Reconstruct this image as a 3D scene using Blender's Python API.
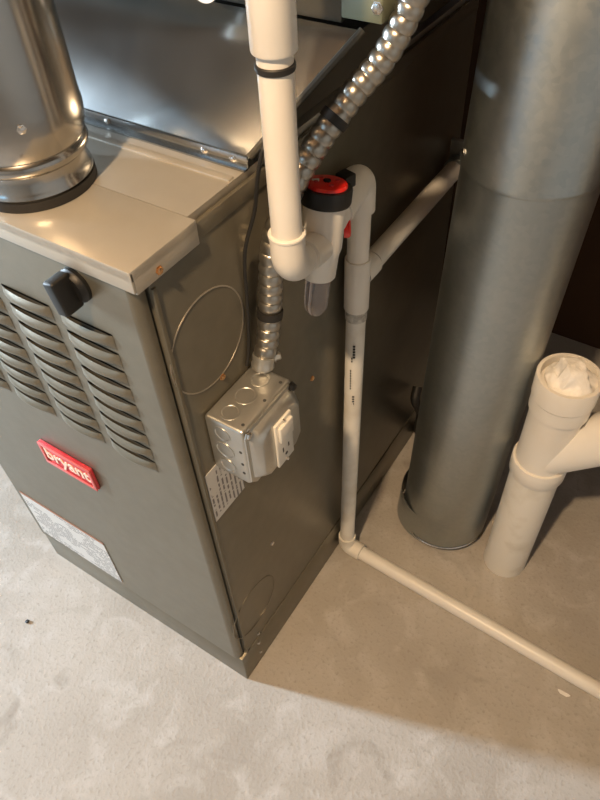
import bpy, bmesh, math, random
from mathutils import Vector, Matrix, noise
random.seed(7)
for o in list(bpy.data.objects): bpy.data.objects.remove(o)
S = bpy.context.scene; C = S.collection
PI = math.pi

# ------------------------------------------------------------------ camera
yaw, pitch, roll = -0.6210, -0.8394, -0.0670
f = Vector((math.sin(yaw)*math.cos(pitch), math.cos(yaw)*math.cos(pitch), math.sin(pitch)))
r = f.cross(Vector((0, 0, 1))).normalized(); u = r.cross(f)
r2 = r*math.cos(roll)+u*math.sin(roll); u2 = -r*math.sin(roll)+u*math.cos(roll)
cd = bpy.data.cameras.new('camera'); cam = bpy.data.objects.new('camera', cd); C.objects.link(cam)
M = Matrix((r2, u2, -f)).transposed().to_4x4(); M.translation = Vector((.4089, -.3277, 1.3808))
cam.matrix_world = M
cd.lens = 686.5/800*36; cd.sensor_width = 36; cd.clip_start = .02
S.camera = cam

# ------------------------------------------------------------------ world, daylight, exposure
w = bpy.data.worlds.new('World'); S.world = w; w.use_nodes = True
w.node_tree.nodes['Background'].inputs[0].default_value = (.36, .68, 1, 1)
w.node_tree.nodes['Background'].inputs[1].default_value = 3.0
S.view_settings.view_transform = 'Standard'; S.view_settings.look = 'None'
S.view_settings.gamma = 1; S.view_settings.use_curve_mapping = False
S.view_settings.exposure = 0.2
def area(name, loc, direction, sx, sy, power, col):
    d = bpy.data.lights.new(name, 'AREA'); d.shape = 'RECTANGLE'; d.size = sx; d.size_y = sy
    d.energy = power; d.color = col
    o = bpy.data.objects.new(name, d); C.objects.link(o); o.location = loc
    o.rotation_euler = Vector(direction).to_track_quat('-Z', 'Y').to_euler()
    return o
# daylight entering by the window in the wall left of the furnace
area('window_daylight', (-3.62, -1.10, 1.45), (1, .22, -.12), .24, 1.1, 285, (.70, .86, 1))
LAMP = Vector((.22, -.74, 2.22)); LAMP_W = 112; LAMP_COL = (1, .71, .43)

# ------------------------------------------------------------------ materials
def mat(name, base, rough=.5, metal=0., n1=None, bump=0., bscale=60., rvar=0., spec=.5, trans=0., coat=0., stretch=(1, 1, 1)):
    """principled material; n1=(scale, colour2, lo, hi): noise mixed to a second colour"""
    m = bpy.data.materials.new(name); m.use_nodes = True
    nt = m.node_tree; P = nt.nodes['Principled BSDF']
    P.inputs['Base Color'].default_value = (*base, 1); P.inputs['Roughness'].default_value = rough
    P.inputs['Metallic'].default_value = metal; P.inputs['Specular IOR Level'].default_value = spec
    P.inputs['Transmission Weight'].default_value = trans; P.inputs['Coat Weight'].default_value = coat
    tc = nt.nodes.new('ShaderNodeTexCoord'); mp = nt.nodes.new('ShaderNodeMapping')
    mp.inputs['Scale'].default_value = stretch
    nt.links.new(tc.outputs['Object'], mp.inputs['Vector'])
    if n1:
        t = nt.nodes.new('ShaderNodeTexNoise'); t.inputs['Scale'].default_value = n1[0]; t.inputs['Detail'].default_value = 6
        cr = nt.nodes.new('ShaderNodeValToRGB')
        cr.color_ramp.elements[0].position = n1[2]; cr.color_ramp.elements[1].position = n1[3]
        cr.color_ramp.elements[0].color = (*base, 1); cr.color_ramp.elements[1].color = (*n1[1], 1)
        nt.links.new(mp.outputs[0], t.inputs['Vector']); nt.links.new(t.outputs[0], cr.inputs[0]); nt.links.new(cr.outputs[0], P.inputs['Base Color'])
    if rvar:
        t = nt.nodes.new('ShaderNodeTexNoise'); t.inputs['Scale'].default_value = 9; t.inputs['Detail'].default_value = 5
        mr = nt.nodes.new('ShaderNodeMapRange'); mr.inputs[3].default_value = max(.03, rough-rvar); mr.inputs[4].default_value = rough+rvar
        nt.links.new(mp.outputs[0], t.inputs['Vector']); nt.links.new(t.outputs[0], mr.inputs[0]); nt.links.new(mr.outputs[0], P.inputs['Roughness'])
    if bump:
        t = nt.nodes.new('ShaderNodeTexNoise'); t.inputs['Scale'].default_value = bscale; t.inputs['Detail'].default_value = 6
        b = nt.nodes.new('ShaderNodeBump'); b.inputs['Strength'].default_value = bump; b.inputs['Distance'].default_value = .01
        nt.links.new(mp.outputs[0], t.inputs['Vector']); nt.links.new(t.outputs[0], b.inputs['Height']); nt.links.new(b.outputs[0], P.inputs['Normal'])
    return m

def galvanised(name, c1, c2, rough, metal=1.):
    """zinc sheet: spangles from a voronoi, faint waviness"""
    m = mat(name, c1, rough, metal); nt = m.node_tree; P = nt.nodes['Principled BSDF']
    mp = [n for n in nt.nodes if n.type == 'MAPPING'][0]
    v = nt.nodes.new('ShaderNodeTexVoronoi'); v.inputs['Scale'].default_value = 130
    n = nt.nodes.new('ShaderNodeTexNoise'); n.inputs['Scale'].default_value = 14; n.inputs['Detail'].default_value = 8
    mx = nt.nodes.new('ShaderNodeMix'); mx.data_type = 'RGBA'
    mx.inputs['A'].default_value = (*c1, 1); mx.inputs['B'].default_value = (*c2, 1)
    ad = nt.nodes.new('ShaderNodeMath'); ad.operation = 'MULTIPLY_ADD'; ad.inputs[1].default_value = .35
    sub = nt.nodes.new('ShaderNodeSeparateColor')
    nt.links.new(mp.outputs[0], v.inputs['Vector']); nt.links.new(mp.outputs[0], n.inputs['Vector'])
    nt.links.new(v.outputs['Color'], sub.inputs[0]); nt.links.new(sub.outputs[0], ad.inputs[0]); nt.links.new(n.outputs[0], ad.inputs[2])
    cl = nt.nodes.new('ShaderNodeMapRange'); cl.inputs[1].default_value = .3; cl.inputs[2].default_value = 1.0
    nt.links.new(ad.outputs[0], cl.inputs[0]); nt.links.new(cl.outputs[0], mx.inputs['Factor']); nt.links.new(mx.outputs['Result'], P.inputs['Base Color'])
    mr = nt.nodes.new('ShaderNodeMapRange'); mr.inputs[3].default_value = rough-.02; mr.inputs[4].default_value = rough+.05
    nt.links.new(cl.outputs[0], mr.inputs[0]); nt.links.new(mr.outputs[0], P.inputs['Roughness'])
    n2 = nt.nodes.new('ShaderNodeTexNoise'); n2.inputs['Scale'].default_value = 5
    b = nt.nodes.new('ShaderNodeBump'); b.inputs['Strength'].default_value = .03; b.inputs['Distance'].default_value = .005
    nt.links.new(mp.outputs[0], n2.inputs['Vector']); nt.links.new(n2.outputs[0], b.inputs['Height']); nt.links.new(b.outputs[0], P.inputs['Normal'])
    return m

MAT = {}
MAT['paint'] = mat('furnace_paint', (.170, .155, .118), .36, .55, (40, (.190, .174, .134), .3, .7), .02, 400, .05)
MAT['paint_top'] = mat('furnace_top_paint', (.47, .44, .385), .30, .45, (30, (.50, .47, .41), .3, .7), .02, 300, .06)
MAT['slot_shade'] = mat('painted_slot_shade', (.012, .011, .010), .8)
MAT['galv'] = galvanised('galvanised_duct', (.37, .41, .42), (.45, .48, .48), .38)
MAT['bright'] = mat('bright_sheet_metal', (.44, .43, .41), .20, 1, (8, (.52, .51, .48), .35, .65), .015, 12, .06)
MAT['sheet'] = mat('plenum_sheet_metal', (.40, .42, .43), .24, 1, (6, (.46, .48, .49), .35, .65), .01, 8, .05)
MAT['zinc'] = mat('zinc_plated_steel', (.50, .50, .48), .34, .85, (25, (.58, .58, .55), .3, .7), .02, 200, .08)
MAT['flex'] = mat('flexible_metal_conduit', (.42, .40, .36), .30, .95)
MAT['pvc'] = mat('white_pvc', (.82, .79, .73), .35, 0, (8, (.76, .72, .65), .4, .7))
MAT['pvc_old'] = mat('dusty_white_pvc', (.80, .77, .70), .5, 0, (14, (.60, .55, .46), .52, .8), .02, 80)
MAT['plug'] = mat('white_plug_compound', (.88, .86, .82), .6, 0, (40, (.82, .79, .73), .45, .7), .3, 60)
MAT['black'] = mat('black_plastic', (.005, .005, .005), .5, 0, None, .02, 200)
MAT['rubber'] = mat('black_rubber', (.015, .014, .013), .55)
MAT['red'] = mat('red_plastic', (.80, .022, .015), .28, 0, None, 0, 1, 0, .5, 0, .3)
MAT['badge'] = mat('badge_red', (.52, .03, .045), .35, 0, (60, (.58, .05, .06), .4, .6))
MAT['badge_rim'] = mat('badge_rim_pink', (.66, .14, .14), .35)
MAT['letter'] = mat('badge_letters', (.85, .62, .50), .4)
MAT['white_device'] = mat('white_device_plastic', (.80, .77, .70), .35)
MAT['copper'] = mat('copper_screw', (.85, .50, .25), .25, 1)
MAT['screw'] = mat('steel_screw', (.75, .73, .70), .25, 1)
MAT['clear'] = mat('clear_cup_plastic', (.80, .76, .80), .12, 0, None, 0, 1, 0, .5, .85)
MAT['print'] = mat('printed_ink', (.05, .05, .05), .6)
MAT['green'] = mat('coil_cabinet_paint', (.14, .15, .10), .45, .1)
MAT['cabinet'] = mat('coil_cabinet_sheet', (.085, .08, .065), .4, .4)
MAT['primer'] = mat('clear_grey_threads', (.42, .40, .36), .4, .1, (120, (.62, .60, .54), .45, .6))
MAT['line'] = mat('bare_metal_edge', (.50, .46, .40), .35, .8)

def concrete():
    m = bpy.data.materials.new('concrete_floor'); m.use_nodes = True; nt = m.node_tree; P = nt.nodes['Principled BSDF']
    N = nt.nodes.new; L = nt.links.new
    tc = N('ShaderNodeTexCoord')
    def nz(scale, det, lo, hi, dist=0.):
        t = N('ShaderNodeTexNoise'); t.inputs['Scale'].default_value = scale; t.inputs['Detail'].default_value = det; t.inputs['Distortion'].default_value = dist
        c = N('ShaderNodeMapRange'); c.inputs[1].default_value = lo; c.inputs[2].default_value = hi
        L(tc.outputs['Object'], t.inputs['Vector']); L(t.outputs[0], c.inputs[0]); return c.outputs[0], t
    def mix(a, b, fac):
        x = N('ShaderNodeMix'); x.data_type = 'RGBA'; L(fac, x.inputs['Factor'])
        if isinstance(a, tuple): x.inputs['A'].default_value = (*a, 1)
        else: L(a, x.inputs['A'])
        x.inputs['B'].default_value = (*b, 1); return x.outputs['Result']
    a, _ = nz(3.5, 9, .35, .68, .4); b, _ = nz(16, 8, .5, .75, .8); c, t3 = nz(140, 5, .55, .8); d, _ = nz(6.5, 7, .60, .84, 1.5)
    col = mix((.47, .44, .40), (.37, .34, .30), a)
    col = mix(col, (.52, .50, .47), b)
    col = mix(col, (.33, .30, .26), c)
    col = mix(col, (.27, .24, .20), d)
    L(col, P.inputs['Base Color']); P.inputs['Roughness'].default_value = .62; P.inputs['Specular IOR Level'].default_value = .3
    bp = N('ShaderNodeBump'); bp.inputs['Strength'].default_value = .25; bp.inputs['Distance'].default_value = .004
    L(t3.outputs[0], bp.inputs['Height']); L(bp.outputs[0], P.inputs['Normal'])
    return m
MAT['concrete'] = concrete()
MAT['wood'] = mat('brown_wood_board', (.055, .026, .012), .6, 0, (7, (.075, .036, .017), .3, .7), .1, 40, 0, .3, 0, 0, (1, 1, .15))
MAT['wall'] = mat('grey_foundation_wall', (.36, .34, .31), .8, 0, (5, (.30, .28, .25), .35, .7), .1, 60)
MAT['joist'] = mat('pine_joist', (.20, .135, .08), .7, 0, (12, (.15, .10, .055), .3, .7), .05, 60)
MAT['frame'] = mat('white_window_frame', (.75, .75, .73), .4)
MAT['glass'] = mat('window_glass', (1, 1, 1), .0, 0, None, 0, 1, 0, .5, 1.)

def label_material(name, along, across, a0, lines, amin, stripe=None):
    """white paper with printed rows: rows repeat along axis `across`, words vary along axis `along`"""
    m = bpy.data.materials.new(name); m.use_nodes = True; nt = m.node_tree; P = nt.nodes['Principled BSDF']
    N = nt.nodes.new; L = nt.links.new
    tc = N('ShaderNodeTexCoord'); sp = N('ShaderNodeSeparateXYZ'); L(tc.outputs['Object'], sp.inputs[0])
    def math_(op, a, b=None):
        n = N('ShaderNodeMath'); n.operation = op
        for i, v in enumerate((a, b)):
            if v is None: continue
            if isinstance(v, (int, float)): n.inputs[i].default_value = v
            else: L(v, n.inputs[i])
        return n.outputs[0]
    ac = sp.outputs[across]; al = sp.outputs[along]
    fr = math_('FRACT', math_('MULTIPLY', math_('SUBTRACT', ac, a0), lines)); row = math_('FLOOR', math_('MULTIPLY', math_('SUBTRACT', ac, a0), lines))
    inrow = math_('MULTIPLY', math_('GREATER_THAN', fr, .30), math_('LESS_THAN', fr, .72))
    cb = N('ShaderNodeCombineXYZ'); L(math_('MULTIPLY', al, 170), cb.inputs[0]); L(math_('MULTIPLY', row, 7.31), cb.inputs[1])
    nz = N('ShaderNodeTexNoise'); nz.inputs['Scale'].default_value = 1.0; nz.inputs['Detail'].default_value = 1; L(cb.outputs[0], nz.inputs['Vector'])
    cb2 = N('ShaderNodeCombineXYZ'); L(math_('MULTIPLY', al, 14), cb2.inputs[0]); L(math_('MULTIPLY', ac, 22), cb2.inputs[1])
    nz2 = N('ShaderNodeTexNoise'); nz2.inputs['Scale'].default_value = 1.0; L(cb2.outputs[0], nz2.inputs['Vector'])
    ink = math_('MULTIPLY', math_('MULTIPLY', inrow, math_('GREATER_THAN', nz.outputs[0], .42)), math_('GREATER_THAN', nz2.outputs[0], amin))
    mx = N('ShaderNodeMix'); mx.data_type = 'RGBA'; mx.inputs['A'].default_value = (.62, .60, .57, 1); mx.inputs['B'].default_value = (.17, .16, .16, 1)
    L(ink, mx.inputs['Factor']); out = mx.outputs['Result']
    if stripe:
        mx2 = N('ShaderNodeMix'); mx2.data_type = 'RGBA'; L(out, mx2.inputs['A']); mx2.inputs['B'].default_value = (.33, .17, .11, 1)
        L(math_('GREATER_THAN', ac, stripe), mx2.inputs['Factor']); out = mx2.outputs['Result']
    L(out, P.inputs['Base Color']); P.inputs['Roughness'].default_value = .45
    return m

# ------------------------------------------------------------------ mesh helpers
def box(bm, lo, hi, bev=0., seg=2):
    mtx = Matrix.Translation([(a+b)/2 for a, b in zip(lo, hi)]) @ Matrix.Diagonal([*(abs(b-a) for a, b in zip(lo, hi)), 1])
    vs = bmesh.ops.create_cube(bm, size=1, matrix=mtx)['verts']
    if bev:
        es = list({e for v in vs for e in v.link_edges})
        bmesh.ops.bevel(bm, geom=es, offset=bev, segments=seg, affect='EDGES', profile=.5)
def frame_of(d):
    d = d.normalized(); a = Vector((0, 0, 1)) if abs(d.z) < .9 else Vector((1, 0, 0))
    x = a.cross(d).normalized(); return x, d.cross(x)
def lathe(bm, prof, org, axis, n=40, closed=False):
    """prof: list of (t along axis, radius)"""
    org = Vector(org); axis = Vector(axis).normalized(); x, y = frame_of(axis); rings = []
    for t, rr in prof:
        c = org+axis*t
        if rr < 1e-6: rings.append([bm.verts.new(c)])
        else: rings.append([bm.verts.new(c+(x*math.cos(a)+y*math.sin(a))*rr) for a in (2*PI*k/n for k in range(n))])
    prs = list(zip(rings, rings[1:]))
    if closed: prs.append((rings[-1], rings[0]))
    for A, B in prs:
        if len(A) == 1 and len(B) == 1: continue
        for k in range(n):
            k2 = (k+1) % n
            if len(A) == 1: bm.faces.new((A[0], B[k], B[k2]))
            elif len(B) == 1: bm.faces.new((A[k], B[0], A[k2]))
            else: bm.faces.new((A[k], B[k], B[k2], A[k2]))
def sweep(bm, pts, rad, n=20, cap=True):
    """tube through pts; rad number or function of (arclength)"""
    pts = [Vector(p) for p in pts]; s = 0; prev = None; x = None; rings = []
    for i, p in enumerate(pts):
        d = (pts[min(i+1, len(pts)-1)]-pts[max(i-1, 0)]).normalized()
        if x is None: x, _ = frame_of(d)
        x = (x-d*x.dot(d)).normalized(); y = d.cross(x)
        if i: s += (p-pts[i-1]).length
        rr = rad(s) if callable(rad) else rad
        rings.append([bm.verts.new(p+(x*math.cos(a)+y*math.sin(a))*rr) for a in (2*PI*k/n for k in range(n))])
    for A, B in zip(rings, rings[1:]):
        for k in range(n): bm.faces.new((A[k], A[(k+1) % n], B[(k+1) % n], B[k]))
    if cap: bm.faces.new(rings[0][::-1]); bm.faces.new(rings[-1])
def spline(ctrl, m=24):
    P = [Vector(c) for c in ctrl]; P = [2*P[0]-P[1]]+P+[2*P[-1]-P[-2]]; out = []
    for i in range(1, len(P)-2):
        for k in range(m):
            t = k/m; a, b, c, d = P[i-1:i+3]
            out.append(.5*((2*b)+(c-a)*t+(2*a-5*b+4*c-d)*t*t+(3*b-a-3*c+d)*t**3))
    return out+[P[-2]]
def arc(c, a, b, m=12):
    """quarter bend between points a and b with corner c"""
    c, a, b = Vector(c), Vector(a), Vector(b); o = a+b-c
    return [o+(a-o)*math.cos(t)+(b-o)*math.sin(t) for t in (PI/2*k/m for k in range(m+1))]
def link(name, me, m, parent=None, smooth=False):
    if m is not None and not me.materials: me.materials.append(MAT[m] if isinstance(m, str) else m)
    o = bpy.data.objects.new(name, me); C.objects.link(o)
    if smooth:
        me.polygons.foreach_set('use_smooth', [True]*len(me.polygons)); me.set_sharp_from_angle(angle=math.radians(38))
    if parent is not None:
        o.parent = parent
        if parent.type == 'EMPTY': o.matrix_parent_inverse = Matrix.Translation(-parent.location)
    return o
def obj(name, bm, m, parent=None, smooth=False):
    bmesh.ops.recalc_face_normals(bm, faces=bm.faces); me = bpy.data.meshes.new(name); bm.to_mesh(me); bm.free()
    return link(name, me, m, parent, smooth)
def B(): return bmesh.new()
def part_box(name, lo, hi, m, parent, bev=.0, seg=2):
    b = B(); box(b, lo, hi, bev, seg); return obj(name, b, m, parent, bev > 0)
def part_lathe(name, prof, org, axis, m, parent, n=40, closed=False):
    b = B(); lathe(b, prof, org, axis, n, closed); return obj(name, b, m, parent, True)
def part_sweep(name, pts, rad, m, parent, n=20, cap=True):
    b = B(); sweep(b, pts, rad, n, cap); return obj(name, b, m, parent, True)
def thing(name, label, cat, loc=(0, 0, 0), group=None):
    o = bpy.data.objects.new(name, None); C.objects.link(o); o.location = loc; o['label'] = label; o['category'] = cat
    o.empty_display_size = .05
    if group: o['group'] = group
    return o
def tag(o, label, cat, group=None):
    o['label'] = label; o['category'] = cat
    if group: o['group'] = group
    return o
def struct(o): o['kind'] = 'structure'; return o
def screw(parent, loc, axis, rr=.004, m='screw', h=.003):
    return part_lathe('screw', [(-.001, rr*1.3), (.0006, rr*1.3), (.0008, rr), (h*.8, rr), (h, rr*.7), (h, 0)], loc, axis, m, parent, 6 if rr > .003 else 10)

# ------------------------------------------------------------------ the room
X0, X1, Y0, Y1, ZC = -3.6, 2.6, -3.2, 1.27, 2.45
struct(part_box('floor', (X0-.2, Y0-.2, -.1), (X1+.2, Y1+.2, 0), 'concrete', None))
struct(part_box('wall_back', (X0, Y1, 0), (X1, Y1+.1, ZC), 'wood', None))
struct(part_box('wall_right', (X1, Y0, 0), (X1+.1, Y1, ZC), 'wall', None))
FX0, FX1, FZ0, FZ1 = -2.1, -.75, 1.5, 2.15
b = B()
box(b, (X0, Y0-.1, 0), (FX0, Y0, ZC)); box(b, (FX1, Y0-.1, 0), (X1, Y0, ZC)); box(b, (FX0, Y0-.1, 0), (FX1, Y0, FZ0)); box(b, (FX0, Y0-.1, FZ1), (FX1, Y0, ZC))
struct(obj('wall_front', b, 'wall'))
win2 = struct(thing('window_2', '', '', ((FX0+FX1)/2, Y0, FZ0))); del win2['label']; del win2['category']
b = B()
for x0, x1, z0, z1 in ((FX0, FX0+.04, FZ0, FZ1), (FX1-.04, FX1, FZ0, FZ1), (FX0+.04, FX1-.04, FZ0, FZ0+.04), (FX0+.04, FX1-.04, FZ1-.04, FZ1), ((FX0+FX1)/2-.02, (FX0+FX1)/2+.02, FZ0+.04, FZ1-.04)):
    box(b, (x0, Y0-.07, z0), (x1, Y0-.01, z1), .004)
obj('window_frame', b, 'frame', win2)
WY0, WY1, WZ0, WZ1 = -1.29, -.91, .85, 2.05
b = B()
box(b, (X0-.1, Y0, 0), (X0, WY0, ZC)); box(b, (X0-.1, WY1, 0), (X0, Y1, ZC)); box(b, (X0-.1, WY0, 0), (X0, WY1, WZ0)); box(b, (X0-.1, WY0, WZ1), (X0, WY1, ZC))
struct(obj('wall_left', b, 'wall'))
win = struct(thing('window_1', '', '', (X0, (WY0+WY1)/2, WZ0))); del win['label']; del win['category']
b = B()
for lo, hi in (((WY0, WZ0), (WY0+.04, WZ1)), ((WY1-.04, WZ0), (WY1, WZ1)), ((WY0+.04, WZ0), (WY1-.04, WZ0+.04)), ((WY0+.04, WZ1-.04), (WY1-.04, WZ1))):
    box(b, (X0-.07, lo[0], lo[1]), (X0-.01, hi[0], hi[1]), .004)
obj('window_frame', b, 'frame', win)
ceil = struct(part_box('ceiling', (X0, Y0, ZC), (X1, Y1, ZC+.1), 'joist', None))
for k in range(15):
    x = X0+.2+k*.406
    part_box('joist', (x, Y0+.01, ZC-.19), (x+.04, Y1-.01, ZC), 'joist', ceil)

# the warm bulb on the ceiling
lf = thing('ceiling_bulb', 'bare warm bulb in a white porcelain ceiling socket', 'lamp', (LAMP.x, LAMP.y, ZC))
part_lathe('socket', [(0, .06), (-.03, .055), (-.06, .03), (-.12, .025), (-.12, 0)], (LAMP.x, LAMP.y, ZC), (0, 0, 1), 'white_device', lf)
ld = bpy.data.lights.new('bulb_light', 'POINT'); ld.energy = LAMP_W; ld.color = LAMP_COL; ld.shadow_soft_size = .035
lo_ = bpy.data.objects.new('bulb_light', ld); C.objects.link(lo_); lo_.parent = lf; lo_.location = (0, 0, LAMP.z-ZC)

# ------------------------------------------------------------------ furnace
W, D, H = .5387, .785, 1.0115
fu = thing('furnace', 'grey metal furnace cabinet with a louvered front door and red badge', 'furnace', (-W/2, D/2, 0))
part_box('base', (-W, .0, 0), (.001, D, .098), 'paint', fu, .002)
cab = part_box('cabinet', (-W, .014, .099), (0, D, 1.0), 'paint', fu, .0025)
part_box('slot_shade_sheet', (-W+.02, .006, .12), (-.0075, .0135, .97), 'slot_shade', fu)  # near-black sheet, colour stands in for shade behind the slots and door groove
# rolled front edge of the casing
part_box('edge_trim', (-.010, .0145, .104), (.0022, .020, .975), 'paint', fu, .0008)
# door: plate with real slots, returns at the edges
DY = -.004
rows = [.9065-.0274*k for k in range(9)]
cols = [(-.133-.0935*k, -.055-.0935*k) for k in range(5)]
b = B()
dx0, dx1, dz0, dz1 = -W+.006, -.014, .101, .985
xs = sorted({dx0, dx1, *[c for p in cols for c in p]}); zs = sorted({dz0, dz1, *[z for z in rows], *[z-.0035 for z in rows]})
grid = {}
def gv(i, j):
    if (i, j) not in grid: grid[(i, j)] = b.verts.new((xs[i], DY, zs[j]))
    return grid[(i, j)]
for i in range(len(xs)-1):
    for j in range(len(zs)-1):
        xm = (xs[i]+xs[i+1])/2; zm = (zs[j]+zs[j+1])/2
        if any(a < xm < c for a, c in cols) and any(z-.0035 < zm < z for z in rows): continue
        b.faces.new((gv(i, j), gv(i+1, j), gv(i+1, j+1), gv(i, j+1)))
# rounded right and left returns, top and bottom hems
for sg, xe in ((1, dx1), (-1, dx0)):
    prof = [(xe, DY)]+[(xe+sg*.010*math.sin(t), DY+.010*(1-math.cos(t))) for t in (PI/2*k/6 for k in range(1, 7))]+[(xe+sg*.010, .0105)]
    va = [b.verts.new((x, y, dz0)) for x, y in prof]; vb = [b.verts.new((x, y, dz1)) for x, y in prof]
    for k in range(len(prof)-1): b.faces.new((va[k], va[k+1], vb[k+1], vb[k]))
box(b, (dx0, DY+.0002, dz0), (dx1, .0105, dz0+.0015)); box(b, (dx0, DY+.0002, dz1-.0015), (dx1, .0105, dz1))
door = obj('door', b, 'paint', fu, True)
# louver: scooped shell, lip stands proud at the top, blends into the door at the bottom
b = B(); LW, LH, LD = .078, .0262, .0096; nu, nv = 18, 9; vg = []
for j in range(nv+1):
    row = []
    for i in range(nu+1):
        a = i/nu; t = j/nv
        e = math.sin(PI*a)**.55 if 0 < a < 1 else 0
        prof = .42+.58*math.sin(t/.38*PI/2) if t < .38 else math.cos((t-.38)/.62*PI/2)**1.2
        if j == nv: prof = 0
        y = -LD*e*prof
        row.append(b.verts.new((a*LW, y-.0004, -.001-t*(LH-.004)-.002*e*(1-t))))
    vg.append(row)
for j in range(nv):
    for i in range(nu): b.faces.new((vg[j][i], vg[j][i+1], vg[j+1][i+1], vg[j+1][i]))
bmesh.ops.recalc_face_normals(b, faces=b.faces)
lme = bpy.data.meshes.new('louver'); b.to_mesh(lme); b.free(); lme.polygons.foreach_set('use_smooth', [True]*len(lme.polygons)); lme.materials.append(MAT['paint'])
for x0, x1 in cols:
    for z in rows:
        o = bpy.data.objects.new('louver', lme); C.objects.link(o); o.parent = door; o.location = (x0, DY, z)
# top cap, rear top panel with bead
b = B()
box(b, (-W-.004, DY-.005, 1.0), (.005, .086, H), .0008); box(b, (-W-.004, DY-.005, .987), (.005, DY-.001, H-.001), .0012)
box(b, (.0012, DY-.002, .984), (.005, .086, H-.001), .0012)
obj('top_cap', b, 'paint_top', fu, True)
b = B(); box(b, (-W+.004, .0865, .999), (-.006, D-.003, 1.0112)); box(b, (-W+.006, .156, 1.008), (-.008, .166, 1.0135), .002)
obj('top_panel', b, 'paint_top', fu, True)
part_box('side_flange', (-.004, .0865, .985), (.0012, D-.003, 1.004), 'paint', fu, .0008)
# door latch knob
KX, KZ = -.084, .9615
kn = part_lathe('latch_knob', [(0, .0195), (-.004, .0195), (-.006, .0175), (-.010, .0165), (-.011, 0)], (KX, DY, KZ), (0, 1, 0), 'black', fu, 32)
b = B(); box(b, (-.008, -.030, -.0195), (.008, -.006, .0195), .003, 3)
bmesh.ops.transform(b, matrix=Matrix.Translation((KX, DY, KZ)) @ Matrix.Rotation(math.radians(-12), 4, 'Y'), verts=b.verts)
obj('grip', b, 'black', kn, True)
# badge with lettering
bd = part_box('badge', (-.323, DY-.006, .513), (-.211, DY-.0003, .565), 'badge', fu, .0015)
b = B()
for lo, hi in (((-.323, .559), (-.211, .565)), ((-.323, .513), (-.211, .519)), ((-.323, .519), (-.317, .559)), ((-.217, .519), (-.211, .559))):
    box(b, (lo[0], DY-.0085, lo[1]), (hi[0], DY-.006, hi[1]), .0008)
obj('badge_rim', b, 'badge_rim', bd, True)
def lettering(text, size, mtx, m, parent, ext=.0006, bold=0.):
    cu = bpy.data.curves.new('lettering', 'FONT'); cu.body = text; cu.size = size; cu.extrude = ext; cu.offset = bold; cu.align_x = 'CENTER'; cu.align_y = 'CENTER'; cu.resolution_u = 3
    t = bpy.data.objects.new('tmp', cu); C.objects.link(t)
    dg = bpy.context.evaluated_depsgraph_get(); me = bpy.data.meshes.new_from_object(t.evaluated_get(dg)); bpy.data.objects.remove(t)
    me.transform(mtx); return link('lettering', me, m, parent)
FRONT = Matrix.Rotation(PI/2, 4, 'X')
lettering('bryant', .037, Matrix.Translation((-.267, DY-.0066, .541)) @ FRONT, 'letter', bd, .0008, .0006)
# rating label (front) and wiring label (side)
rl = part_box('rating_label', (-.519, DY-.0016, .119), (-.2915, DY-.0003, .273), label_material('rating_label_print', 0, 2, .1, 120, .47, .268), fu)
sl = part_box('wiring_label', (.0002, .0215, .556), (.0012, .090, .664), label_material('wiring_label_print', 2, 1, .014, 125, .47), fu)
# screws on casing
for y, z, m in ((.026, .992, 'copper'), (.087, .791, 'copper'), (.279, .614, 'copper'), (.132, .334, 'screw')):
    screw(fu, (.005 if z > .97 else 0, y, z), (1, 0, 0), .0038, m)
for y, z in ((.055, .112), (.050, .078), (.050, .035)): screw(fu, (.001, y, z), (1, 0, 0), .0032, 'screw')
# scored knockouts on the side
for y, z, rr in ((.077, .858, .064), (.060, .215, .062)):
    part_lathe('knockout_ring', [(-.0006, rr-.0009), (.0006, rr-.0009), (.0006, rr+.0009), (-.0006, rr+.0009)], (0, y, z), (1, 0, 0), 'line' if z > .5 else 'paint', fu, 64, True)

# unseen box added behind the furnace, keeps window light off the floor there
blk = thing('light_block_box', 'unseen sheet metal box added behind the furnace to block window light', 'duct', (-.37, 1.02, 0))
part_box('block_body', (-W, .79, 0.0005), (-.21, 1.25, .93), 'sheet', blk, .003)
part_box('top_cover', (-W-.005, .788, .9305), (-.205, 1.255, .945), 'sheet', blk, .003)

# ------------------------------------------------------------------ flue vent on the top of the furnace
VX, VY = -.187, .0615
ve = thing('vent_pipe', 'shiny round metal flue pipe rising from the furnace top', 'pipe', (VX, VY, H))
part_lathe('gasket', [(.0005, .052), (.0005, .0615), (.010, .0615), (.010, .052)], (VX, VY, H), (0, 0, 1), 'rubber', ve, 64, True)
part_lathe('collar', [(.0102, .0595), (.013, .0612), (.017, .0600), (.021, .0575), (.034, .0580), (.038, .0625), (.043, .0640), (.047, .0625), (.050, .0600)], (VX, VY, H), (0, 0, 1), 'bright', ve, 72)
part_lathe('pipe', [(.048, .0602), (.060, .0655), (.075, .0672), (.09, .0665), (ZC-H-.002, .0665)], (VX, VY, H), (0, 0, 1), 'bright', ve, 72)
for a in (-.9, -.55):
    screw(ve, (VX+0.0670*math.cos(a), VY+0.0670*math.sin(a), H+.085), (math.cos(a), math.sin(a), 0), .0036)

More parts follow.
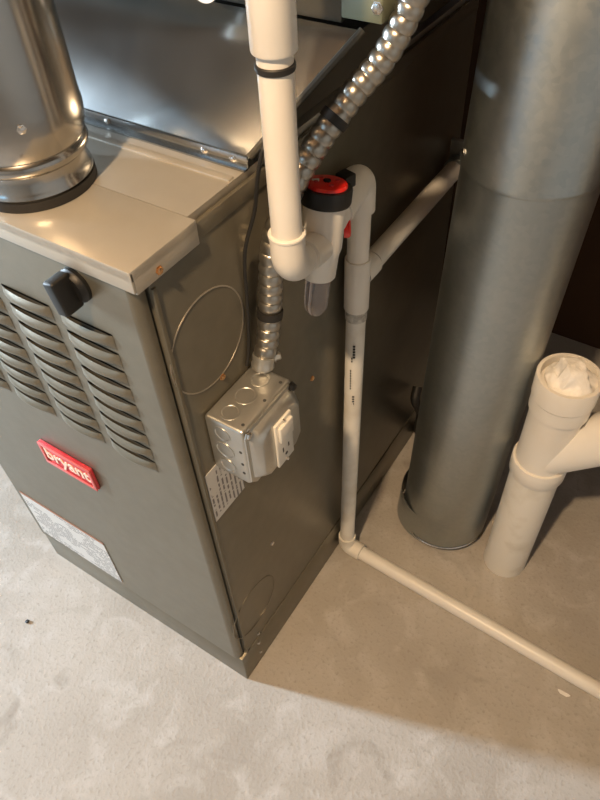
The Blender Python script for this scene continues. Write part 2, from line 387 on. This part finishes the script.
# ------------------------------------------------------------------ supply transition and coil cabinet
TY0, TZ0, TY1, TZ1 = .186, 1.0115, .2975, 1.121
tr = thing('duct_transition', 'sloped cross-broken sheet metal transition duct on the furnace top', 'duct', (-W/2, .45, TZ0))
xl0, xr0, xl1, xr1 = -W-.0, -.004, -W-.065, .063
BY0, BY1 = D-.01, D+.03
b = B(); P4 = [Vector(c) for c in ((xl0, TY0, TZ0+.012), (xr0, TY0, TZ0+.012), (xr1, TY1, TZ1), (xl1, TY1, TZ1))]
n_ = (P4[1]-P4[0]).cross(P4[3]-P4[0]).normalized(); NG = 24; g_ = []
for jj in range(NG+1):
    rw = []
    for ii in range(NG+1):
        a_, c_ = ii/NG, jj/NG; m_ = 1-max(abs(2*a_-1), abs(2*c_-1))
        q = P4[0].lerp(P4[1], a_).lerp(P4[3].lerp(P4[2], a_), c_); rw.append(b.verts.new(q+n_*.013*(1-(1-m_)**2)))
    g_.append(rw)
for jj in range(NG):
    for ii in range(NG): b.faces.new((g_[jj][ii], g_[jj][ii+1], g_[jj+1][ii+1], g_[jj+1][ii]))
obj('front_panel', b, 'sheet', tr, True)
b = B()
for xa, xb in ((xr0, xr1), (xl0, xl1)):
    vv = [b.verts.new(c) for c in ((xa, TY0, TZ0+.012), (xa, BY0, TZ0+.012), (xb, BY1, TZ1), (xb, TY1, TZ1))]; b.faces.new(vv)
vv = [b.verts.new(c) for c in ((xl0, BY0, TZ0+.012), (xr0, BY0, TZ0+.012), (xr1, BY1, TZ1), (xl1, BY1, TZ1))]; b.faces.new(vv)
obj('side_panel', b, 'cabinet', tr)
b = B(); box(b, (xl0, TY0-.002, TZ0), (xr0, TY0+.002, TZ0+.014), .0008); box(b, (xl0, TY0-.008, TZ0), (xr0, TY0-.002, TZ0+.002)); obj('flange', b, 'sheet', tr, True)
b = B(); sweep(b, [(xr0+.001, TY0+.001, TZ0+.013), (xr1+.002, TY1+.001, TZ1)], .004, 8); obj('corner_seam', b, 'cabinet', tr, True)
for x in (-.06, -.022, -.2, -.32): screw(tr, (x, TY0-.002, TZ0+.008), (0, -1, 0), .0034)
cc = thing('coil_cabinet', 'dark coil cabinet with a greenish base above the sloped duct', 'cabinet', (-W/2, .55, TZ1))
part_box('casing', (xl1-.02, TY1+.004, TZ1+.03), (.084, BY1+.03, 1.75), 'cabinet', cc, .003)
b = B(); box(b, (xl1-.02, TY1+.004, TZ1+.001), (.040, BY1+.03, TZ1+.0295), .002); obj('lower_rail', b, 'cabinet', cc, True)
part_box('corner_plate', (.0405, TY1+.001, TZ1+.0075), (.086, TY1+.06, TZ1+.0295), 'green', cc, .002)
screw(cc, (.080, TY1+.001, TZ1+.022), (0, -1, 0), .005)
part_box('supply_collar', (xl1, TY1+.03, 1.7505), (.05, BY1, ZC-.195), 'sheet', cc)
st = thing('drain_port', 'short white plastic drain stub on the coil cabinet front', 'pipe fitting', (-.09, .30, 1.158))
part_lathe('stub', [(0, .014), (-.02, .014), (-.02, .0195), (-.05, .0205), (-.05, .0165), (-.03, .0165), (-.03, 0)], (-.09, TY1+.0035, 1.158), (0, 1, 0), 'pvc', st)

# ------------------------------------------------------------------ junction box with switch and outlet
BY, BZ = .0930, .7155; hb = .0515
jb = thing('junction_box', 'square zinc junction box with white switch outlet on furnace side', 'electrical box', (.001, BY, BZ))
part_box('box_body', (.0015, BY-hb, BZ-hb), (.060, BY+hb, BZ+hb), 'zinc', jb, .005, 3)
for k in (-1, 0, 1):
    for face in ('top', 'front'):
        rr = .0125 if k else .0145
        if face == 'top': o_, a_ = (.027, BY+k*.031, BZ+hb), (0, 0, 1)
        else: o_, a_ = (.027, BY-hb, BZ+k*.031), (0, -1, 0)
        part_lathe('knockout', [(-.001, rr), (.0009, rr), (.0009, rr-.0022), (.0002, rr-.003), (.0005, 0)], o_, a_, 'zinc', jb, 28)
for y, z in ((BY-hb+.012, .0), (BY+.005, .0), (BY+hb-.012, 0)):
    part_lathe('hole', [(-.0005, .0022), (.0004, .0022), (.0004, 0)], (.052, y, BZ+hb), (0, 0, 1), 'print', jb, 12)
for z in (BZ-.030, BZ-.012, BZ+.012):
    part_lathe('hole', [(-.0005, .0022), (.0004, .0022), (.0004, 0)], (.052, BY-hb, z), (0, -1, 0), 'print', jb, 12)
b = B()
def loop(h, x, ch):
    pts = [(-h+ch, -h), (h-ch, -h), (h, -h+ch), (h, h-ch), (h-ch, h), (-h+ch, h), (-h, h-ch), (-h, -h+ch)]
    return [b.verts.new((x, BY+a, BZ+c)) for a, c in pts]
ls = [loop(hb, 0.0605, .010), loop(hb, 0.0630, .010), loop(hb-.005, 0.0635, .010), loop(hb-.007, 0.0700, .011), loop(hb-.011, 0.0765, .012), loop(hb-.014, 0.0775, .013)]
for A, Bq in zip(ls, ls[1:]):
    for k in range(8): b.faces.new((A[k], A[(k+1) % 8], Bq[(k+1) % 8], Bq[k]))
b.faces.new(ls[-1]); b.faces.new(ls[0][::-1])
cv_ = obj('cover', b, 'zinc', jb, True)
for s in (-1, 1): screw(cv_, (.0633, BY+s*(hb-.0055), BZ-s*(hb-.0055)), (1, 0, 0), .0036)
screw(cv_, (.0633, BY-hb+.006, BZ+hb-.006), (1, 0, 0), .0052, 'screw', .004)
screw(cv_, (.0633, BY+hb-.006, BZ+hb-.006), (1, 0, 0), .0052, 'black', .006)
dv = part_box('outlet', (.0775, BY-.017, BZ-.040), (.0815, BY+.017, BZ+.040), 'white_device', jb, .0012)
b = B(); box(b, (.0815, BY-.0135, BZ+.008), (.0865, BY+.0135, BZ+.035), .0015)
obj('switch_rocker', b, 'white_device', dv, True)
for y, z, hz in ((-.006, -.014, .004), (.006, -.014, .0035)):
    part_box('outlet_slot', (.0814, BY+y-.0011, BZ+z-hz), (.0819, BY+y+.0011, BZ+z+hz), 'print', dv)
part_lathe('ground_hole', [(0, .0026), (.0005, .0026), (.0005, 0)], (.0814, BY, BZ-.026), (1, 0, 0), 'print', dv, 12)
for s in (-1, 1): screw(dv, (.0815, BY, BZ+s*.0375), (1, 0, 0), .0018)

# ------------------------------------------------------------------ flexible conduit from the box up past the duct
cn = thing('flexible_conduit', 'ribbed silver flexible metal conduit rising from the junction box', 'conduit', (.027, .130, .767))
ctrl = [(.0200, .1475, .786), (.0205, .158, .812), (.0215, .168, .860), (.0235, .176, .920), (.030, .197, .972), (.046, .230, 1.022), (.068, .268, 1.066), (.090, .299, 1.101), (.106, .316, 1.142), (.118, .322, 1.190), (.122, .322, 1.30)]
path = spline(ctrl, 60)
cum = [0]
for a, c in zip(path, path[1:]): cum.append(cum[-1]+(c-a).length)
tot = cum[-1]; fine = []; j = 0; NST = int(tot/.0012)
for k in range(NST+1):
    s = tot*k/NST
    while j < len(cum)-2 and cum[j+1] < s: j += 1
    t = (s-cum[j])/max(1e-9, cum[j+1]-cum[j]); fine.append(path[j].lerp(path[j+1], t))
part_sweep('tubing', fine, lambda s: .0120+.0022*abs(math.sin(PI*s/.0128))**.5, 'flex', cn, 28)
def near(p): return min(range(len(fine)), key=lambda i: (fine[i]-Vector(p)).length)
for p in ((.0212, .165, .842), (.060, .254, 1.050)):
    i = near(p); part_sweep('tape_band', fine[i-4:i+5], .0158, 'rubber', cn, 20)
i0 = fine[0]
part_lathe('connector', [(0, .0115), (.003, .0115), (.004, .0145), (.008, .0145), (.010, .0135), (.017, .0145), (.020, .0145), (.021, .0125)], (.0195, .1400, .7675), (0, .35, 1), 'zinc', cn, 24)
screw(cn, (.030, .154, .782), (.7, .7, .1), .0055, 'zinc', .008)
# ------------------------------------------------------------------ thin black wire beside the white riser
wr = part_sweep('black_wire', spline([(.045, .172, 1.30), (.045, .168, 1.10), (.042, .150, 1.058), (.034, .150, 1.028), (.020, .158, .985), (.006, .150, .930), (.0035, .146, .860), (.0035, .138, .800), (.0035, .130, .774)], 10), .0022, 'rubber', None, 8)
tag(wr, 'thin black wire hanging down behind the white riser pipe', 'wire')

# ------------------------------------------------------------------ condensate piping
PR = .0158                                   # pipe radius
def ring(name, c, axis, r0, r1, ln, m, parent, n=36):
    """hub sleeve around a pipe, chamfered"""
    return part_lathe(name, [(-ln/2, r0), (-ln/2, r1-.0008), (-ln/2+.001, r1), (ln/2-.001, r1), (ln/2, r1-.0008), (ln/2, r0)], c, axis, m, parent, n, True)
RX, RY = .0705, .1420
T_C = Vector((.0505, .2375, .910))           # trap centre at inlet height
ri = thing('drain_riser', 'thick white plastic riser pipe with a black band and bottom elbow', 'pipe', (RX, RY, .93))
part_sweep('pipe', [(RX, RY, .962), (RX, RY, 1.10), (RX, RY, 1.16)], .0155, 'pvc', ri, 32)
part_lathe('coupling', [(0, .0157), (0, .0188), (.0015, .0195), (.20, .0195), (.20, .0157)], (RX, RY, 1.158), (0, 0, 1), 'pvc', ri, 36)
ring('band', (RX, RY, 1.146), (0, 0, 1), .0153, .0172, .006, 'rubber', ri)
bend = arc((RX, RY, 1.375), (RX, RY, 1.352), (RX, RY+.03, 1.375), 10); part_sweep('top_elbow', bend+[Vector((RX, TY1+.0035, 1.375))], .0205, 'pvc', ri, 32)
dT = (Vector((T_C.x, T_C.y, .905))-Vector((RX, RY, .940))); dT.normalize()
Ec = Vector((RX, RY, .941))
el = arc(Ec, Ec+Vector((0, 0, .020)), Ec+dT*.022, 12)
part_sweep('elbow', [Vector((RX, RY, .985))]+el+[Ec+dT*.030], .0182, 'pvc', ri, 36)
ring('elbow_lip', (RX, RY, .984), (0, 0, 1), .0157, .0192, .004, 'pvc', ri)
# trap
TA = Vector((-.004, -.20, -1)).normalized()   # trap axis, downwards
cp = T_C - TA*.062
tp = thing('condensate_trap', 'white drain trap with a red and black cap and clear cup', 'trap', T_C+TA*.1)
part_lathe('body', [(.004, .0235), (.014, .0245), (.068, .0245), (.075, .0225), (.079, .0218), (.106, .0205), (.108, .019), (.108, .0)], cp, TA, 'pvc', tp, 40)
ringp = [(-.004, .0225), (-.004, .0285), (-.002, .0295), (.012, .0295), (.015, .0285), (.015, .0235)]
cpn = part_lathe('cap_ring', ringp, cp, TA, 'black', tp, 40)
part_lathe('cap_lens', [(.002, .0236), (-.0055, .0236), (-.0075, .0222), (-.0085, .010), (-.0085, 0)], cp, TA, 'red', tp, 40)
x_, y_ = frame_of(TA)
for a, rr in ((.6, .0125), (2.2, .0125), (3.9, .0125), (5.2, .0125)):
    q = cp-TA*.0082+(x_*math.cos(a)+y_*math.sin(a))*rr
    part_lathe('cap_dimple', [(0, .0026), (.0012, .0026), (.0012, 0)], q, -TA, 'badge', cpn, 12)
part_lathe('cap_nut', [(0, .0042), (.0025, .0042), (.0025, 0)], cp-TA*.0082, -TA, 'black', cpn, 6)
q = cp-TA*.0086+Vector((-.009, -.010, 0)); b = B(); box(b, (-.004, -.0075, -.0006), (.004, .0075, .0006)); bmesh.ops.transform(b, matrix=Matrix.Translation(q) @ Matrix.Rotation(.17, 4, 'X') @ Matrix.Rotation(.5, 4, 'Z'), verts=b.verts); obj('cap_print', b, 'white_device', cpn)
b = B(); box(b, (-.009, -.005, -.010), (.009, .012, .006), .002); bmesh.ops.transform(b, matrix=Matrix.Translation(cp+TA*.003+Vector((.004, .031, 0))) @ Matrix.Rotation(-.25, 4, 'Z'), verts=b.verts); obj('cap_tab', b, 'black', cpn, True)
inl = T_C-dT*.0
s0 = Ec+dT*.0305
part_sweep('inlet', [s0, s0+dT*.014], .0150, 'pvc', tp, 30)
part_lathe('inlet_hub', [(0, .0150), (0, .0185), (.020, .0195), (.05, .0195)], s0+dT*.014, dT, 'pvc', tp, 30)
part_lathe('clear_cup', [(0, .0150), (.036, .0150), (.044, .0135), (.051, .0085), (.053, 0)], cp+TA*.1085, TA, 'clear', tp, 30)
OX, OY = .0250, .3745
OE = Vector((OX, OY, .917))
dO = Vector((OX-T_C.x, OY-T_C.y, 0)).normalized()
part_lathe('outlet_hub', [(.015, .0185), (.050, .0185), (.050, .0)], (T_C.x, T_C.y, .917), dO, 'pvc', tp, 30)
q = Vector((T_C.x, T_C.y, .902))+dO*.040+Vector((.018, .004, 0))
part_lathe('red_plug', [(0, .011), (.006, .011), (.008, .009), (.008, 0)], q-Vector((.006, 0, 0)), (.8, .5, 0), 'red', tp, 24)
part_lathe('plug_stem', [(0, .007), (-.024, .007)], q-Vector((.006, 0, 0)), (.8, .3, 0), 'red', tp, 16)
# drain line: elbow, drop, tee, floor run
dl = thing('drain_line', 'thin white plastic drain pipe down the furnace side and along floor', 'pipe', (OX, OY, 0))
h0 = Vector((T_C.x, T_C.y, .917))+dO*.0505
el = arc(OE, OE-dO*.022, OE+Vector((0, 0, -.022)), 12)
part_sweep('top_elbow', [h0]+el+[OE+Vector((0, 0, -.050))], .0205, 'pvc', dl, 32)
part_sweep('drop_pipe', [(OX, OY, .868), (OX, OY-.0035, .77)], PR, 'pvc', dl, 28)
part_lathe('tee_body', [(0, PR-.001), (0, .0180), (.0015, .0188), (.089, .0188), (.0905, .0180), (.0905, PR-.001)], (OX, OY-.0042, .699), (0, .02, 1), 'pvc', dl, 36)
part_lathe('tee_branch', [(.008, .0182), (.042, .0185), (.043, PR-.001)], (OX, OY-.003, .755), (0, 1, 0), 'pvc', dl, 32)
part_sweep('branch_pipe', [(OX, OY+.0435, .755), (OX, .705, .757)], PR, 'pvc', dl, 28)
part_lathe('threaded_adapter', [(0, PR), (0, .0168), (.012, .0168), (.013, .0160), (.018, .0160)], (OX, OY-.0045, .6805), (0, 0, 1), 'primer', dl, 30)
BX, BY_ = .0225, .3555
part_sweep('drop_pipe', [(OX, OY-.0045, .6802), (OX-.001, OY-.010, .40), (BX, BY_, .048)], PR-.0005, 'pvc_old', dl, 28)
FD = Vector((.594-.022, .334-.3565, 0)).normalized()
FE = Vector((BX, BY_, .0195))
el = arc(FE, FE+Vector((0, 0, .018)), FE+FD*.018, 12)
part_sweep('floor_elbow', [FE+Vector((0, 0, .038))]+el+[FE+FD*.038], .0188, 'pvc_old', dl, 30)
part_sweep('floor_pipe', [FE+FD*.0385+Vector((0, 0, -.001)), FE+FD*.95+Vector((0, 0, -.0035))], PR-.0005, 'pvc', dl, 28)
# printed marks on the drop pipe
for z, ln, off in ((.620, .030, 0), (.605, .006, .004), (.5, .036, 0), (.555, .05, .006)):
    pc = Vector((OX-.0005, OY-.0075, z)); view = Vector((.36-off*40, -.65, 0)).normalized(); side = Vector((-view.y, view.x, 0))
    for k in range(max(2, int(ln/.006))):
        b = B(); c0 = pc+view*(PR-.0006)+Vector((0, 0, ln/2-k*.006))
        hh = .0016 if off == 0 else .0009
        vs = [b.verts.new(c0+side*s1*hh*1.2+Vector((0, 0, s2*.0020))+view*.0004) for s1, s2 in ((-1, -1), (1, -1), (1, 1), (-1, 1))]
        b.faces.new(vs); bmesh.ops.solidify(b, geom=b.faces, thickness=.0003)
        obj('printed_mark', b, 'print', dl)
# strap at the far end of the branch
sp_ = thing('pipe_strap', 'small galvanised strap holding the branch pipe end at round duct', 'strap', (OX, .72, .757))
ring('strap_loop', (OX, .7145, .757), (0, 1, 0), PR+.0003, .0195, .018, 'galv', sp_)
part_box('strap_tab', (.006, .7245, .755), (.046, .732, .800), 'zinc', sp_, .001)

# ------------------------------------------------------------------ big round duct
DX, DYc, DR = .172, .537, .093
rd = thing('round_duct', 'large round galvanised sheet metal duct hanging just above the floor', 'duct', (DX, DYc, .025))
JZ = .900
b = B()
lathe(b, [(0, DR), (JZ-.028, DR)], (DX, DYc, .028), (0, 0, 1), 72)
obj('lower_section', b, 'galv', rd, True)
b = B(); lathe(b, [(0, DR+.0015), (.001, DR+.0022), (.006, DR+.0022), (.008, DR+.001), (ZC-JZ-.01, DR+.001)], (DX, DYc, JZ-.001), (0, 0, 1), 72)
obj('upper_section', b, 'galv', rd, True)
lo2 = part_lathe('bottom_rim', [(0, DR-.0005), (0, DR+.0015), (.003, DR+.0022), (.005, DR+.0008)], (DX, DYc, .026), (0, 0, 1), 'screw', rd, 72)
part_lathe('inner_sleeve', [(0, DR-.002), (.09, DR-.002), (.09, DR-.003), (0, DR-.003)], (DX-.016, DYc+.002, .016), (.03, .0, 1), 'galv', rd, 72, True)
for a in (.55,):
    b = B(); c = Vector((DX+DR*math.cos(a), DYc+DR*math.sin(a), 0)); 
    sweep(b, [c+Vector((0, 0, .04)), c+Vector((0, 0, JZ-.004))], .0018, 6); obj('lock_seam', b, 'galv', rd, True)
    c = c+Vector((math.cos(a), math.sin(a), 0))*.001; b = B(); sweep(b, [c+Vector((0, 0, JZ+.008)), c+Vector((0, 0, ZC-.01))], .0018, 6); obj('lock_seam', b, 'galv', rd, True)
a = -2.55
screw(rd, (DX+(DR+.001)*math.cos(a), DYc+(DR+.001)*math.sin(a), JZ+.020), (math.cos(a), math.sin(a), 0), .0045)

for ch in rd.children:      # the duct leans a little
    ch.data.transform(Matrix(((1, 0, .027, -.027*.03), (0, 1, 0, 0), (0, 0, 1, 0), (0, 0, 0, 1))))

# ------------------------------------------------------------------ white sewer standpipe with wye
SX, SY, SR = .332, .512, .0445
sp = thing('standpipe', 'fat white plastic drain standpipe with side branch and plugged top', 'pipe', (SX, SY, 0))
part_lathe('lower_pipe', [(0, SR), (.34, SR)], (SX, SY, 0.0005), (0, 0, 1), 'pvc_old', sp, 56)
part_lathe('hub', [(0, SR+.0003), (0, SR+.004), (.002, SR+.005), (.035, SR+.0055), (.038, SR+.0045), (.038, SR-.001)], (SX, SY, .336), (0, 0, 1), 'pvc', sp, 56)
part_lathe('wye_body', [(0, SR), (.145, SR)], (SX, SY, .370), (0, 0, 1), 'pvc', sp, 56)
BD = Vector((.70, .06, .70)).normalized()
b0 = Vector((SX, SY, .387))
part_lathe('wye_branch', [(.0, .0425), (.112, .0425), (.113, .0465), (.160, .047), (.162, .0425), (.295, .0425)], b0, BD, 'pvc', sp, 56)
part_lathe('adapter', [(0, SR), (0, SR+.0035), (.001, SR+.0045), (.030, SR+.0045), (.0305, SR+.0005), (.032, SR+.0005), (.0325, SR+.0060), (.074, SR+.0068), (.076, SR+.006), (.076, SR+.0005), (.060, SR-.0015), (.060, 0)], (SX, SY, .509), (0, 0, 1), 'pvc', sp, 56)
# lumpy plug: puck with raised square lug, smeared
b = B(); bmesh.ops.create_icosphere(b, subdivisions=5, radius=1)
for v in b.verts:
    c = v.co.copy(); rr = math.hypot(c.x, c.y)
    z = c.z
    if z > 0:
        lug = max(0, 1-max(abs(c.x*.8+c.y*.6), abs(-c.x*.6+c.y*.8)*.8)/.55)
        z = z*.012+min(1, lug*2.6)*.024
    else: z = z*.004
    p = Vector((c.x*.0405, c.y*.0405, z)); nn = noise.noise_vector(p*45)*.0045+noise.noise_vector(p*110)*.0018
    if c.z <= 0: nn.z = 0
    v.co = p+Vector((nn.x, nn.y, nn.z))
    v.co.x += .003; v.co.y -= .002
bmesh.ops.transform(b, matrix=Matrix.Translation((SX, SY, .578)), verts=b.verts)
obj('plug', b, 'plug', sp, True)
be = b0+BD*.32; up = be+Vector((0, 0, .06))
part_sweep('stack_pipe', [b0+BD*.295, be-BD*.01, be+BD*.006+Vector((0, 0, .004)), be+Vector((.006, 0, .03)), up+Vector((.007, 0, 0)), Vector((up.x+.007, up.y, ZC-.195))], .0425, 'pvc', sp, 40)

# ------------------------------------------------------------------ floor bits
def bit(loc, s, label, cat, m):
    b = B(); bmesh.ops.create_icosphere(b, subdivisions=2, radius=s)
    for v in b.verts: v.co += noise.noise_vector(v.co*300+Vector(loc)*50)*s*.6; v.co.z *= .5
    zmin = min(v.co.z for v in b.verts); bmesh.ops.translate(b, vec=Vector((loc[0], loc[1], -zmin)), verts=b.verts)
    return tag(obj('debris', b, m, None, True), label, cat)
bit((-.47, -.15, 0), .0045, 'tiny black crumb on the pale concrete floor', 'debris', 'rubber')

# dark hose end between the furnace side and the round duct
ho = thing('black_hose', 'short black rubber hose lying against the furnace side behind round duct', 'hose', (.03, .66, 0))
part_sweep('hose', spline([(.012, .735, .012), (.018, .715, .06), (.030, .690, .13), (.032, .672, .17), (.020, .668, .20), (.013, .690, .22)], 10), .011, 'rubber', ho, 14)
def drip(x, y, ln, label):
    b = B(); n = 14
    vs = [b.verts.new((x+ln*.5*math.cos(t)*(1+.25*math.sin(3*t)), y+ln*.22*math.sin(t)*(1+.3*math.cos(2*t)), .0012*(1 if k >= 0 else 0))) for k, t in enumerate(2*PI*q/n for q in range(n))]
    lowv = [b.verts.new((v.co.x, v.co.y, .0)) for v in vs]; b.faces.new(vs)
    for k in range(n): b.faces.new((vs[k], lowv[k], lowv[(k+1) % n], vs[(k+1) % n]))
    return tag(obj('paint_drip', b, 'plug', None), label, 'paint drip')
drip(.535, .300, .022, 'short white paint drip on the concrete beside the floor drain pipe')
